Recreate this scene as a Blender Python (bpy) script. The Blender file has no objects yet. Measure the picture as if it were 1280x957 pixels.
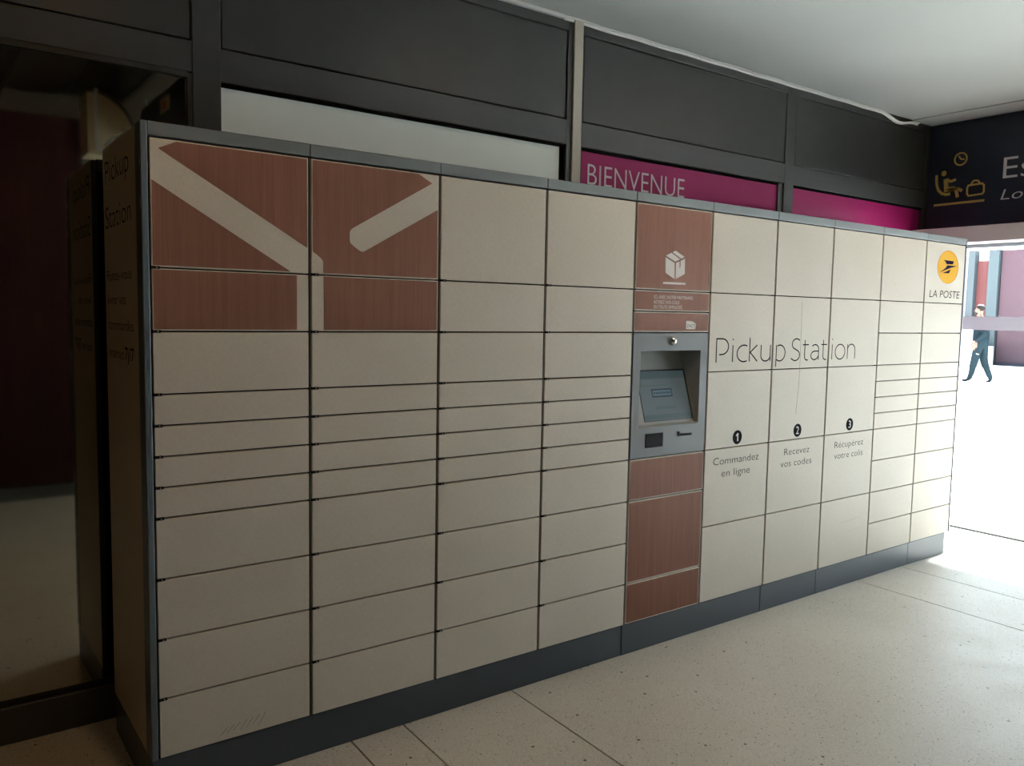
import bpy, bmesh, math, random
from mathutils import Vector, Matrix
random.seed(7)
sc = bpy.context.scene
C = sc.collection

# ------------------------------------------------------------------ camera, world, sun, exposure
cam_d = bpy.data.cameras.new('camera'); cam = bpy.data.objects.new('camera', cam_d); C.objects.link(cam)
cam.location = (-0.6102, -2.7405, 1.6230)
cam.rotation_euler = (1.4874275, -0.0178936, -0.6335831)
cam_d.sensor_width = 36.0; cam_d.lens = 1023.95 / 1280 * 36.0
cam_d.clip_start = 0.05; cam_d.clip_end = 300
sc.camera = cam

world = bpy.data.worlds.new('world'); sc.world = world; world.use_nodes = True
bg = world.node_tree.nodes['Background']
bg.inputs['Color'].default_value = (0.80, 0.92, 1.0, 1); bg.inputs['Strength'].default_value = 4.2

sun_d = bpy.data.lights.new('sun', 'SUN'); sun_d.energy = 80.0; sun_d.angle = math.radians(5.0); sun_d.color = (.98, 1, .99)
sun = bpy.data.objects.new('sun', sun_d); C.objects.link(sun)
sun.rotation_euler = Vector((-.47, -.04, -.883)).to_track_quat('-Z', 'Y').to_euler()   # high sun reaching a metre in through the doors

portal_d = bpy.data.lights.new('door_portal', 'AREA'); portal_d.shape = 'RECTANGLE'
portal_d.size = 2.2; portal_d.size_y = 3.7; portal_d.cycles.is_portal = True
portal = bpy.data.objects.new('door_portal', portal_d); C.objects.link(portal)
portal.location = (6.14, -1.5, 1.12); portal.rotation_euler = (0, math.radians(90), 0)

sc.view_settings.view_transform = 'Standard'; sc.view_settings.look = 'None'
sc.view_settings.gamma = 1; sc.view_settings.use_curve_mapping = False
sc.view_settings.exposure = 0.92
sc.cycles.use_denoising = True
sc.cycles.max_bounces = 10; sc.cycles.diffuse_bounces = 6; sc.cycles.glossy_bounces = 4
sc.cycles.transparent_max_bounces = 12; sc.cycles.sample_clamp_indirect = 6.0
sc.cycles.caustics_reflective = False; sc.cycles.caustics_refractive = False

# ------------------------------------------------------------------ materials
MATS = {}
def mat(name, col, rough=.5, metal=0.0, spec=.5, emit=None, estr=0.0):
    m = bpy.data.materials.new(name); m.use_nodes = True
    b = m.node_tree.nodes['Principled BSDF']
    b.inputs['Base Color'].default_value = (*col, 1); b.inputs['Roughness'].default_value = rough
    b.inputs['Metallic'].default_value = metal; b.inputs['Specular IOR Level'].default_value = spec
    if emit: b.inputs['Emission Color'].default_value = (*emit, 1); b.inputs['Emission Strength'].default_value = estr
    MATS[name] = m
    return m
def nodes(m): return m.node_tree.nodes, m.node_tree.links, m.node_tree.nodes['Principled BSDF']
def coords(m, scale=(1, 1, 1)):
    N, L, B = nodes(m)
    t = N.new('ShaderNodeTexCoord'); mp = N.new('ShaderNodeMapping'); mp.inputs['Scale'].default_value = scale
    g = N.new('ShaderNodeNewGeometry')
    L.new(g.outputs['Position'], mp.inputs['Vector'])
    return mp.outputs['Vector']
def noise(m, vec, scale, detail=3, rough=.5):
    N, L, B = nodes(m); n = N.new('ShaderNodeTexNoise')
    n.inputs['Scale'].default_value = scale; n.inputs['Detail'].default_value = detail; n.inputs['Roughness'].default_value = rough
    L.new(vec, n.inputs['Vector']); return n.outputs['Fac']
def ramp(m, fac, stops):
    N, L, B = nodes(m); r = N.new('ShaderNodeValToRGB'); e = r.color_ramp.elements
    while len(e) < len(stops): e.new(.5)
    for i, (p, c) in enumerate(stops): e[i].position = p; e[i].color = (*c, 1)
    L.new(fac, r.inputs['Fac']); return r.outputs['Color']
def mixc(m, fac, a, b, mode='MIX'):
    N, L, B = nodes(m); x = N.new('ShaderNodeMix'); x.data_type = 'RGBA'; x.blend_type = mode
    if isinstance(fac, float): x.inputs[0].default_value = fac
    else: L.new(fac, x.inputs[0])
    for s, i in ((a, 6), (b, 7)):
        if isinstance(s, tuple): x.inputs[i].default_value = (*s, 1)
        else: L.new(s, x.inputs[i])
    return x.outputs[2]
def bump(m, h, strength=.1, dist=.001):
    N, L, B = nodes(m); b = N.new('ShaderNodeBump'); b.inputs['Strength'].default_value = strength; b.inputs['Distance'].default_value = dist
    L.new(h, b.inputs['Height']); L.new(b.outputs['Normal'], B.inputs['Normal'])

BEIGE = (.56, .51, .44)
m = mat('beige_laminate', BEIGE, .55, 0, .25)
v = coords(m, (1, 1, 1)); N, L, B = nodes(m)
c = ramp(m, noise(m, v, 2.2, 3), [(.3, (.535, .49, .425)), (.7, (.575, .525, .455))])
v2 = coords(m, (1, 1, .12)); weave = noise(m, v2, 420, 1)
v3 = coords(m, (.12, 1, 1)); weave2 = noise(m, v3, 420, 1)
c = mixc(m, .10, c, ramp(m, weave, [(.35, (.35, .31, .26)), (.65, (.8, .72, .6))]))
c = mixc(m, .08, c, ramp(m, weave2, [(.35, (.35, .31, .26)), (.65, (.8, .72, .6))]))
scuff = ramp(m, noise(m, coords(m, (1.5, 1, 9)), 3.0, 5, .7), [(.68, (0, 0, 0)), (.80, (1, 1, 1))])
c = mixc(m, scuff, c, (.48, .43, .36))
L.new(c, B.inputs['Base Color'])

m = mat('side_laminate', (.44, .36, .25), .45)
m = mat('wood_veneer', (.19, .075, .042), .6, 0, .1)
v = coords(m, (1, 1, .035)); N, L, B = nodes(m)
g1 = ramp(m, noise(m, v, 34, 4, .65), [(.30, (.128, .052, .032)), (.5, (.155, .066, .042)), (.70, (.188, .084, .055))])
g2 = ramp(m, noise(m, coords(m, (1, 1, .02)), 160, 3, .6), [(.3, (.105, .041, .026)), (.7, (.22, .099, .065))])
L.new(mixc(m, .35, g1, g2), B.inputs['Base Color'])

mat('carcass_black', (.006, .006, .006), .9, 0, .0)
mat('profile_grey', (.15, .165, .17), .42, .3)
mat('corner_grey', (.12, .145, .165), .38, .4)
mat('plinth_grey', (.045, .055, .068), .38, .2)
mat('hinge_black', (.006, .006, .006), .8, 0, .05); mat('hinge_pin', (.35, .33, .3), .4, .6)
mat('ink_black', (.014, .0135, .014), 1, 0, 0); mat('ink_soft', (.030, .029, .028), 1, 0, 0)
mat('ink_white', (.66, .64, .62), .8, 0, .1)
mat('terminal_grey', (.115, .125, .130), .5, 0, .2); mat('recess_grey', (.30, .305, .30), .7, 0, .1)
m = mat('screen_glass', (.05, .065, .07), .2, 0, .25, (.30, .37, .385), .09)
mat('screen_band', (.04, .06, .065), .15, 0, .5, (.18, .25, .26), .10)
mat('screen_ink', (.02, .03, .04), .2, 0, .5, (.05, .10, .14), .10)
mat('screen_button', (.05, .08, .1), .2, 0, .5, (.22, .33, .38), .10)
mat('screen_bezel', (.008, .008, .009), .3)
mat('scanner_glass', (.006, .006, .008), .7, 0, .04)
mat('chrome', (.75, .75, .76), .12, 1.0)
mat('logo_yellow', (.56, .31, .03), .8, 0, .1); mat('logo_orange', (.50, .22, .02), .8, 0, .1); mat('logo_blue', (.022, .018, .045), 1, 0, 0)
mat('number_disc', (.018, .019, .021), 1, 0, 0)

m = mat('panel_metal', (.05, .05, .05), .36, 0, .45)
v = coords(m); N, L, B = nodes(m)
L.new(ramp(m, noise(m, v, 3.5, 4), [(.3, (.021, .021, .020)), (.7, (.028, .028, .027))]), B.inputs['Base Color'])
L.new(ramp(m, noise(m, v, 5, 5, .7), [(.3, (.38,) * 3), (.7, (.46,) * 3)]), B.inputs['Roughness'])
mat('frame_metal', (.027, .027, .026), .5, 0, .5)
mat('cream_post', (.50, .46, .38), .5)
m = mat('frosted_pane', (.50, .60, .58), .55, 0, .4, (.93, 1.0, .95), .045)   # faint glow of its own stands in for light from behind
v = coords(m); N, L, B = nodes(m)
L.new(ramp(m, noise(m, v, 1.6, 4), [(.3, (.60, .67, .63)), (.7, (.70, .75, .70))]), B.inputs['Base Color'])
mat('magenta_panel', (.26, .008, .085), .5, 0, .15)
mat('sign_letter', (.66, .62, .66), .5)
mat('navy_panel', (.010, .014, .030), .35)
mat('gold_ink', (.50, .33, .075), .45)
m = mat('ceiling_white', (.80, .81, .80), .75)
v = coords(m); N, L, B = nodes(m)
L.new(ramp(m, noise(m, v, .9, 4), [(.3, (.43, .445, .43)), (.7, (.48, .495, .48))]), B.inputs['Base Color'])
mat('trim_white', (.76, .76, .74), .5)
mat('header_white', (.66, .60, .60), .5)
mat('alu', (.62, .64, .66), .35, .3)
mat('stile_alu', (.42, .48, .52), .35, .4)
mat('rail_satin', (.60, .60, .63), .5)
mat('plank_brown', (.028, .018, .011), .7, 0, .2)
m = mat('red_timber', (.060, .012, .010), .6, 0, .1)
v = coords(m, (1, 1, .05)); N, L, B = nodes(m)
L.new(ramp(m, noise(m, v, 20, 4), [(.3, (.016, .004, .004)), (.7, (.028, .006, .005))]), B.inputs['Base Color'])
mat('wall_paint', (.16, .155, .145), .7)
mat('wall_dark', (.06, .058, .055), .7)
mat('rail_dark', (.055, .055, .05), .5)
mat('duct_cream', (.62, .53, .36), .5)
mat('cable_black', (.01, .01, .01), .5)
mat('pale_sticker', (.5, .45, .36), .5); mat('orange_sticker', (.55, .13, .03), .5)
mat('lamp_glow', (.9, .8, .6), .5, 0, .5, (1.0, .62, .28), 45.0)
mat('lamp_ring', (.7, .7, .68), .4)

m = mat('terrazzo', (.45, .41, .35), .45, 0, .4)
v = coords(m); N, L, B = nodes(m)
base = ramp(m, noise(m, v, 1.3, 4), [(.3, (.53, .495, .43)), (.7, (.60, .565, .50))])
def chips(scale, col, thr, base, jitter=1.0):
    vo = N.new('ShaderNodeTexVoronoi'); vo.feature = 'F1'; vo.inputs['Scale'].default_value = scale
    vo.inputs['Randomness'].default_value = jitter; L.new(v, vo.inputs['Vector'])
    sep = N.new('ShaderNodeSeparateColor'); L.new(vo.outputs['Color'], sep.inputs[0])
    pick = N.new('ShaderNodeMath'); pick.operation = 'GREATER_THAN'; pick.inputs[1].default_value = thr; L.new(sep.outputs[0], pick.inputs[0])
    sm = N.new('ShaderNodeMath'); sm.operation = 'LESS_THAN'; sm.inputs[1].default_value = .42; L.new(vo.outputs['Distance'], sm.inputs[0])
    mu = N.new('ShaderNodeMath'); mu.operation = 'MULTIPLY'; L.new(pick.outputs[0], mu.inputs[0]); L.new(sm.outputs[0], mu.inputs[1])
    return mixc(m, mu.outputs[0], base, col)
c = chips(230, (.70, .67, .60), .72, base)
c = chips(300, (.36, .32, .26), .84, c)
c = chips(210, (.13, .11, .09), .955, c)
c = chips(120, (.11, .09, .075), .988, c)
c = chips(60, (.10, .085, .07), .9965, c)
L.new(c, B.inputs['Base Color'])
L.new(ramp(m, noise(m, v, 6, 4), [(.3, (.44,) * 3), (.7, (.54,) * 3)]), B.inputs['Roughness'])
mat('joint_dark', (.012, .010, .009), 1, 0, 0)
m = mat('pavement', (.62, .61, .59), .8)
v = coords(m); N, L, B = nodes(m)
L.new(ramp(m, noise(m, v, 1.5, 5), [(.3, (.68, .67, .65)), (.7, (.76, .75, .73))]), B.inputs['Base Color'])
mat('far_pink', (.040, .023, .029), .7, 0, .1); mat('far_red', (.064, .022, .022), .7, 0, .1); mat('far_post', (.034, .042, .047), .7, 0, .1)  # facade darkened in colour against overexposure; red and posts paled for haze
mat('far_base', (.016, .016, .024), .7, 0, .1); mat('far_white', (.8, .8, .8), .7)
mat('skin', (.10, .055, .042), .7, 0, .1); mat('hair', (.006, .0055, .005), .8, 0, .1); mat('hair_grey', (.06, .058, .055), .8, 0, .1)  # passer-by's skin and clothes darker than life: dimmer light put into the colour
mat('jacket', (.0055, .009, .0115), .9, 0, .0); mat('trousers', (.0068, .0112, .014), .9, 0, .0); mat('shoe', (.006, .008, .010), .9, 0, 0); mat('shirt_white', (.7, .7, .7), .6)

def glassy(name, tint, refl_min, refl_gain, rough):
    m = bpy.data.materials.new(name); m.use_nodes = True; N = m.node_tree.nodes; L = m.node_tree.links
    N.remove(N['Principled BSDF']); out = N['Material Output']
    tr = N.new('ShaderNodeBsdfTransparent'); tr.inputs[0].default_value = (*tint, 1)
    gl = N.new('ShaderNodeBsdfGlossy'); gl.inputs['Roughness'].default_value = rough; gl.inputs[0].default_value = (.9, .95, .95, 1)
    fr = N.new('ShaderNodeFresnel'); fr.inputs[0].default_value = 1.45
    ma = N.new('ShaderNodeMath'); ma.operation = 'MULTIPLY_ADD'; ma.inputs[1].default_value = refl_gain; ma.inputs[2].default_value = refl_min; ma.use_clamp = True
    L.new(fr.outputs[0], ma.inputs[0]); mx = N.new('ShaderNodeMixShader')
    L.new(ma.outputs[0], mx.inputs[0]); L.new(tr.outputs[0], mx.inputs[1]); L.new(gl.outputs[0], mx.inputs[2]); L.new(mx.outputs[0], out.inputs[0])
    MATS[name] = m
glassy('door_glass', (.93, .96, .97), 0.0, .8, .02)
m = bpy.data.materials.new('frosted_band'); m.use_nodes = True; N = m.node_tree.nodes; L = m.node_tree.links
N.remove(N['Principled BSDF']); df = N.new('ShaderNodeBsdfDiffuse'); df.inputs[0].default_value = (.55, .55, .58, 1)
tl = N.new('ShaderNodeBsdfTranslucent'); tl.inputs[0].default_value = (.15, .145, .155, 1); ad = N.new('ShaderNodeAddShader')
L.new(df.outputs[0], ad.inputs[0]); L.new(tl.outputs[0], ad.inputs[1]); L.new(ad.outputs[0], N['Material Output'].inputs[0]); MATS['frosted_band'] = m
mat('mirror_glass', (.50, .50, .44), .035, 1.0)

# ------------------------------------------------------------------ mesh helpers
def tag(o, label=None, cat=None, group=None, kind=None):
    if label: o['label'] = label
    if cat: o['category'] = cat
    if group: o['group'] = group
    if kind: o['kind'] = kind
    return o
def link(name, me, mats, parent=None):
    o = bpy.data.objects.new(name, me)
    if mats and not me.materials:
        for k in (mats if isinstance(mats, (list, tuple)) else [mats]): me.materials.append(MATS[k])
    C.objects.link(o)
    if parent: o.parent = parent
    return o
def empty(name, loc=(0, 0, 0)):
    o = bpy.data.objects.new(name, None); o.empty_display_size = .1; C.objects.link(o); o.location = loc
    return o
def place(o, parent):
    """parent keeping world position (parents are only ever translated)"""
    o.parent = parent
    p = parent; off = Vector((0, 0, 0))
    while p: off += p.location; p = p.parent
    o.location = o.location - off
    return o
def box_bm(bm, x0, x1, y0, y1, z0, z1, bev=0.0, seg=1, mi=0):
    vs = [bm.verts.new((x, y, z)) for x in (x0, x1) for y in (y0, y1) for z in (z0, z1)]
    F = [(0, 1, 3, 2), (4, 6, 7, 5), (0, 4, 5, 1), (2, 3, 7, 6), (0, 2, 6, 4), (1, 5, 7, 3)]
    fs = [bm.faces.new([vs[i] for i in f]) for f in F]
    for f in fs: f.material_index = mi
    if bev:
        es = list({e for f in fs for e in f.edges})
        bmesh.ops.bevel(bm, geom=es, offset=bev, segments=seg, affect='EDGES', profile=.5)
def finish(bm, name):
    bmesh.ops.recalc_face_normals(bm, faces=bm.faces[:])
    me = bpy.data.meshes.new(name); bm.to_mesh(me); bm.free(); return me
def box(name, x0, x1, y0, y1, z0, z1, material, parent=None, bev=0.0, seg=1):
    """box mesh, origin at the centre of its base"""
    cx, cy = (x0 + x1) / 2, (y0 + y1) / 2
    bm = bmesh.new(); box_bm(bm, x0 - cx, x1 - cx, y0 - cy, y1 - cy, 0, z1 - z0, bev, seg)
    o = link(name, finish(bm, name), material); o.location = (cx, cy, z0)
    if parent: place(o, parent)
    return o
_shared = {}
def shared_box(name, x0, x1, y0, y1, z0, z1, material, parent, bev=.0, seg=1):
    key = (name, material, round(x1 - x0, 4), round(y1 - y0, 4), round(z1 - z0, 4))
    if key not in _shared:
        bm = bmesh.new(); w, d = (x1 - x0) / 2, (y1 - y0) / 2
        box_bm(bm, -w, w, -d, d, 0, z1 - z0, bev, seg)
        me = finish(bm, name); me.materials.append(MATS[material]); _shared[key] = me
    o = link(name, _shared[key], None); o.location = ((x0 + x1) / 2, (y0 + y1) / 2, z0)
    place(o, parent); return o

class Plane:
    def __init__(s, o, u, v, n): s.o, s.u, s.v, s.n = Vector(o), Vector(u), Vector(v), Vector(n)
    def p(s, a, b, h=0): return s.o + s.u * a + s.v * b + s.n * h
FRONT = Plane((0, 0, 0), (1, 0, 0), (0, 0, 1), (0, -1, 0))                 # a = x, b = z
def front_at(y): return Plane((0, y, 0), (1, 0, 0), (0, 0, 1), (0, -1, 0))
def flat(name, polys, plane, material, parent, h0=.0, t=.0006):
    """thin raised shapes: 2-D outlines on a plane, with thickness"""
    bm = bmesh.new()
    for poly in polys:
        top = [bm.verts.new(plane.p(a, b, h0 + t)) for a, b in poly]
        bot = [bm.verts.new(plane.p(a, b, h0)) for a, b in poly]
        bm.faces.new(top); n = len(poly)
        for i in range(n): bm.faces.new((top[i], bot[i], bot[(i + 1) % n], top[(i + 1) % n]))
    cen = Vector((0, 0, 0))
    for vv in bm.verts: cen += vv.co
    cen /= len(bm.verts)
    for vv in bm.verts: vv.co -= cen
    o = link(name, finish(bm, name), material); o.location = cen
    if parent: place(o, parent)
    return o
def ribbon(pts, w, close=False):
    """outline of a stroked polyline (open): list of polygons (quads + round ends)"""
    out = []; n = len(pts)
    P = [Vector(p) for p in pts]
    if close: P.append(P[0])
    L_, R_ = [], []
    for i in range(len(P)):
        if close and i in (0, len(P) - 1): a = (P[1] - P[0]).normalized(); b = (P[-1] - P[-2]).normalized()
        else:
            a = (P[min(i + 1, len(P) - 1)] - P[min(i, len(P) - 2)]).normalized()
            b = (P[max(i, 1)] - P[max(i - 1, 0)]).normalized()
        d = (a + b); d = d.normalized() if d.length > 1e-6 else a
        nrm = Vector((-d.y, d.x)); k = 1 / max(.5, nrm.dot(Vector((-a.y, a.x))))
        L_.append(P[i] + nrm * w / 2 * k); R_.append(P[i] - nrm * w / 2 * k)
    if close:
        return [[tuple(L_[i]), tuple(L_[i + 1]), tuple(R_[i + 1]), tuple(R_[i])] for i in range(len(P) - 1)]
    return [[tuple(q) for q in L_] + [tuple(q) for q in reversed(R_)]]
def arc(cx, cy, rx, ry, a0, a1, n=14):
    return [(cx + rx * math.cos(math.radians(a0 + (a1 - a0) * i / n)), cy + ry * math.sin(math.radians(a0 + (a1 - a0) * i / n))) for i in range(n + 1)]
def disc(cx, cy, rx, ry=None, n=28): return arc(cx, cy, rx, ry or rx, 0, 360 - 360 / n, n - 1)

def letter_mesh(s, thin=0.0, shear=0.0, spacing=1.0):
    cu = bpy.data.curves.new('t', 'FONT'); cu.body = s; cu.size = 1; cu.offset = thin; cu.shear = shear; cu.space_character = spacing
    cu.resolution_u = 3
    o = bpy.data.objects.new('t', cu); C.objects.link(o)
    dg = bpy.context.evaluated_depsgraph_get(); dg.update()
    me = bpy.data.meshes.new_from_object(o.evaluated_get(dg))
    bpy.data.objects.remove(o); bpy.data.curves.remove(cu)
    return me
_caph = {}
def lettering(s, x0, x1, z0, cap, plane, material, parent, thin=0.0, shear=0.0, h0=.0004, name='lettering', spacing=1.0):
    if ' ' in s:                                                # one part for each word
        def ext(t):
            q = letter_mesh(t, thin, shear, spacing); xx = [v.co.x for v in q.vertices]; bpy.data.meshes.remove(q); return min(xx), max(xx)
        a0, a1 = ext(s); k = (x1 - x0) / (a1 - a0); pre = ''; last = None
        for wd in s.split(' '):
            pre = (pre + ' ' + wd).strip(); b0, b1 = ext(wd); e = ext(pre)[1]
            last = lettering(wd, x0 + (e - (b1 - b0) - a0) * k, x0 + (e - a0) * k, z0, cap, plane, material, parent, thin, shear, h0, name, spacing)
        return last
    """words fitted between x0 and x1 with baseline z0 and capital height cap, on a plane"""
    me = letter_mesh(s, thin, shear, spacing)
    if thin not in _caph:
        q = letter_mesh('H', thin); ys = [v.co.y for v in q.vertices]; _caph[thin] = (min(ys), max(ys)); bpy.data.meshes.remove(q)
    b0, b1 = _caph[thin]
    xs = [v.co.x for v in me.vertices]; a0, a1 = min(xs), max(xs)
    sx = (x1 - x0) / (a1 - a0); sy = cap / (b1 - b0)
    cen = plane.p((x0 + x1) / 2, z0, h0)
    for vv in me.vertices: vv.co = plane.p(x0 + (vv.co.x - a0) * sx, z0 + (vv.co.y - b0) * sy, h0) - cen
    o = link(name, me, material); o.location = cen
    me.materials.clear(); me.materials.append(MATS[material])
    if parent: place(o, parent)
    return o
def tube_bm(bm, pts, radii, n=8, mi=0):
    rings = []
    for i, p in enumerate(pts):
        p = Vector(p); d = (Vector(pts[min(i + 1, len(pts) - 1)]) - Vector(pts[max(i - 1, 0)])).normalized()
        up = Vector((0, 0, 1)) if abs(d.z) < .9 else Vector((1, 0, 0))
        a = d.cross(up).normalized(); b = d.cross(a)
        r = radii[i] if isinstance(radii, (list, tuple)) else radii
        rings.append([bm.verts.new(p + a * r * math.cos(2 * math.pi * k / n) + b * r * math.sin(2 * math.pi * k / n)) for k in range(n)])
    for r0, r1 in zip(rings, rings[1:]):
        for k in range(n): bm.faces.new((r0[k], r0[(k + 1) % n], r1[(k + 1) % n], r1[k])).material_index = mi
    bm.faces.new(rings[0]).material_index = mi; bm.faces.new(rings[-1]).material_index = mi

# ------------------------------------------------------------------ the room shell
ROOM_L, ROOM_R, WALL_Y, OPP_Y, CEIL = -4.0, 6.06, 0.70, -3.67, 3.19
floor = box('floor', ROOM_L - .2, ROOM_R + .06, OPP_Y - .2, WALL_Y + .3, -.20, -.012, 'joint_dark'); tag(floor, 'speckled beige terrazzo floor of large slabs with dark joints', kind='structure')
SK = .03                                                                  # the joints run slightly askew
xs = [-4.1, .688, .911, 1.442, 4.127, 4.652, 6.10]
for a, b in zip(xs, xs[1:]):
    bm = bmesh.new(); y0, y1 = OPP_Y - .1, WALL_Y + .1; g = .0038
    q = [(a + g, 0), (b - g, 0)]
    vs = []
    for z in (-.012, 0):
        for (x, y) in ((a + g + SK * y0, y0), (b - g + SK * y0, y0), (b - g + SK * y1, y1), (a + g + SK * y1, y1)):
            vs.append(bm.verts.new((x, y, z)))
    for f in ((3, 2, 1, 0), (4, 5, 6, 7), (0, 1, 5, 4), (1, 2, 6, 5), (2, 3, 7, 6), (3, 0, 4, 7)): bm.faces.new([vs[i] for i in f])
    o = link('floor_slab', finish(bm, 'floor_slab'), 'terrazzo'); place(o, floor)

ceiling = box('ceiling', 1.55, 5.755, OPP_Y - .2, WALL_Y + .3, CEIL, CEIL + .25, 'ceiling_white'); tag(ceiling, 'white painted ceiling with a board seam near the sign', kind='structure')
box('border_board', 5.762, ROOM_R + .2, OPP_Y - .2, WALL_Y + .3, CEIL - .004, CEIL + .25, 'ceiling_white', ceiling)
box('seam', 5.75, 5.77, OPP_Y - .2, WALL_Y + .3, CEIL + .02, CEIL + .25, 'joint_dark', ceiling)
dark_ceiling = box('ceiling_planked', ROOM_L - .2, 1.55, OPP_Y - .2, WALL_Y + .3, CEIL + .012, CEIL + .25, 'wall_dark'); tag(dark_ceiling, 'brown planked ceiling over the darker end of the passage', kind='structure')
for i in range(14):
    x = -3.9 + i * .39
    shared_box('plank', x, x + .375, OPP_Y - .1, WALL_Y + .1, CEIL, CEIL + .012, 'plank_brown', dark_ceiling)

# loose white cornice strip where wall meets ceiling
bm = bmesh.new(); prev = None
prof = [(0, 0), (-.022, -.001), (-.022, -.005), (-.005, -.007), (-.003, -.018), (0, -.018)]
pts = []
for i in range(61):
    x = 2.22 + (5.84 - 2.22) * i / 60
    dz = .004 * math.sin(i * .9) * .4
    if x > 5.3: dz -= .035 * math.sin(min(1, (x - 5.3) / .5) * math.pi) ** 2 + .010 * (x - 5.3) / .5
    pts.append((x, dz))
for i, (x, dz) in enumerate(pts):
    ring = [bm.verts.new((x, WALL_Y + a - .001, CEIL + b - .002 + dz)) for a, b in prof]
    if prev:
        for k in range(len(ring)): bm.faces.new((prev[k], prev[(k + 1) % 6], ring[(k + 1) % 6], ring[k]))
    else: bm.faces.new(ring)
    prev = ring
bm.faces.new(prev)
o = link('trim_1', finish(bm, 'trim_1'), 'trim_white'); tag(o, 'loose white cornice strip sagging at the sign end of the ceiling', kind='structure')
o = box('trim_2', .34, 2.215, WALL_Y - .022, WALL_Y - .001, CEIL - .018, CEIL - .001, 'trim_white'); tag(o, 'white cornice strip above the long dark panel', kind='structure')

# back wall: backing + frame + panels
wall = box('wall_back', .33, ROOM_R + .1, WALL_Y + .045, WALL_Y + .25, 0, CEIL, 'carcass_black'); tag(wall, 'dark grey metal panelled partition wall behind the lockers', kind='structure')
box('lintel', ROOM_L, .33, WALL_Y + .12, WALL_Y + .25, 0, CEIL, 'wall_dark', wall)
def rail(x0, x1, z0, z1, name='rail', y=0.0): return box(name, x0, x1, WALL_Y + y, WALL_Y + .045, z0, z1, 'frame_metal', wall, .002)
rail(.329, ROOM_R, 2.535, 2.665); rail(.329, ROOM_R, 3.125, CEIL)
rail(ROOM_L, .329, 2.555, 2.675); rail(ROOM_L, .329, 3.14, CEIL)
for x0, x1 in ((.329, .44), (2.255, 2.29), (2.352, 2.366), (4.167, 4.272), (6.0, 6.06)): rail(x0, x1, 0, CEIL, 'post', -.001)
box('light_post', 2.2905, 2.3515, WALL_Y - .012, WALL_Y + .045, 0, 3.185, 'cream_post', wall, .002)
for x0, x1 in ((.447, 2.249), (2.373, 4.161), (4.279, 5.993)):
    box('metal_panel', x0, x1, WALL_Y + .004, WALL_Y + .04, 2.672, 3.119, 'panel_metal', wall, .002)
for x0, x1 in ((-1.9, .322), (-3.99, -1.907)):
    box('metal_panel', x0, x1, WALL_Y + .004, WALL_Y + .04, 2.682, 3.134, 'panel_metal', wall, .002)
box('frosted_pane', .445, 2.233, WALL_Y + .030, WALL_Y + .042, .2, 2.533, 'frosted_pane', wall)
box('bead_and_shade_strip', 2.234, 2.254, WALL_Y + .012, WALL_Y + .044, .2, 2.533, 'carcass_black', wall)
mg = box('magenta_panel', 2.368, 4.120, WALL_Y + .022, WALL_Y + .040, .2, 2.533, 'magenta_panel', wall)
box('magenta_panel', 4.274, 5.985, WALL_Y + .022, WALL_Y + .040, .2, 2.533, 'magenta_panel', wall)
for a, b in ((.445, 2.233), (2.368, 4.120), (4.274, 5.985)): box('bead_and_shade_strip', a, b, WALL_Y + .006, WALL_Y + .0215, 2.520, 2.5345, 'carcass_black', wall)  # black strips stand in for the shadow line under the rail
box('bead_and_shade_strip', 4.121, 4.166, WALL_Y + .010, WALL_Y + .044, .2, 2.533, 'frame_metal', wall)
lettering('BIENVENUE', 2.432, 3.215, 2.346, .111, front_at(WALL_Y + .022), 'sign_letter', mg, thin=-.008)

# mirror-like dark glazing at the left
win = empty('window_1', (-1.8, WALL_Y, 0)); tag(win, 'dark reflective glazing left of the lockers above a low metal rail', kind='structure')
box('glass_pane', ROOM_L, .326, WALL_Y + .022, WALL_Y + .030, .13, 2.56, 'mirror_glass', win)
box('bottom_rail', ROOM_L, .328, WALL_Y - .002, WALL_Y + .06, 0, .141, 'rail_dark', win, .003)
box('seal', ROOM_L, .326, WALL_Y + .012, WALL_Y + .021, .141, .158, 'cable_black', win)
box('seal', .310, .328, WALL_Y + .004, WALL_Y + .021, .158, 2.55, 'cable_black', win)
box('seal', ROOM_L, .310, WALL_Y + .004, WALL_Y + .021, 2.535, 2.554, 'cable_black', win)

# opposite wall, end wall
o = box('wall_front', ROOM_L - .2, .62, OPP_Y - .2, OPP_Y, 0, CEIL, 'red_timber'); tag(o, 'dark red timber wall across the passage, seen in the glazing', kind='structure')
for i in range(6): shared_box('timber_panel', -3.9 + i * .75, -3.9 + i * .75 + .735, OPP_Y, OPP_Y + .012, .12, 2.7, 'red_timber', o)
box('skirting', ROOM_L, .62, OPP_Y, OPP_Y + .016, 0, .11, 'rail_dark', o)
o = box('wall_front_plaster', .62, ROOM_R + .2, OPP_Y - .2, OPP_Y, 0, CEIL, 'wall_paint'); tag(o, 'pale plaster wall across the passage', kind='structure')
o = box('wall_left', ROOM_L - .2, ROOM_L, OPP_Y, WALL_Y + .3, 0, CEIL, 'wall_dark'); tag(o, 'dark end wall of the passage', kind='structure')

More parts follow.
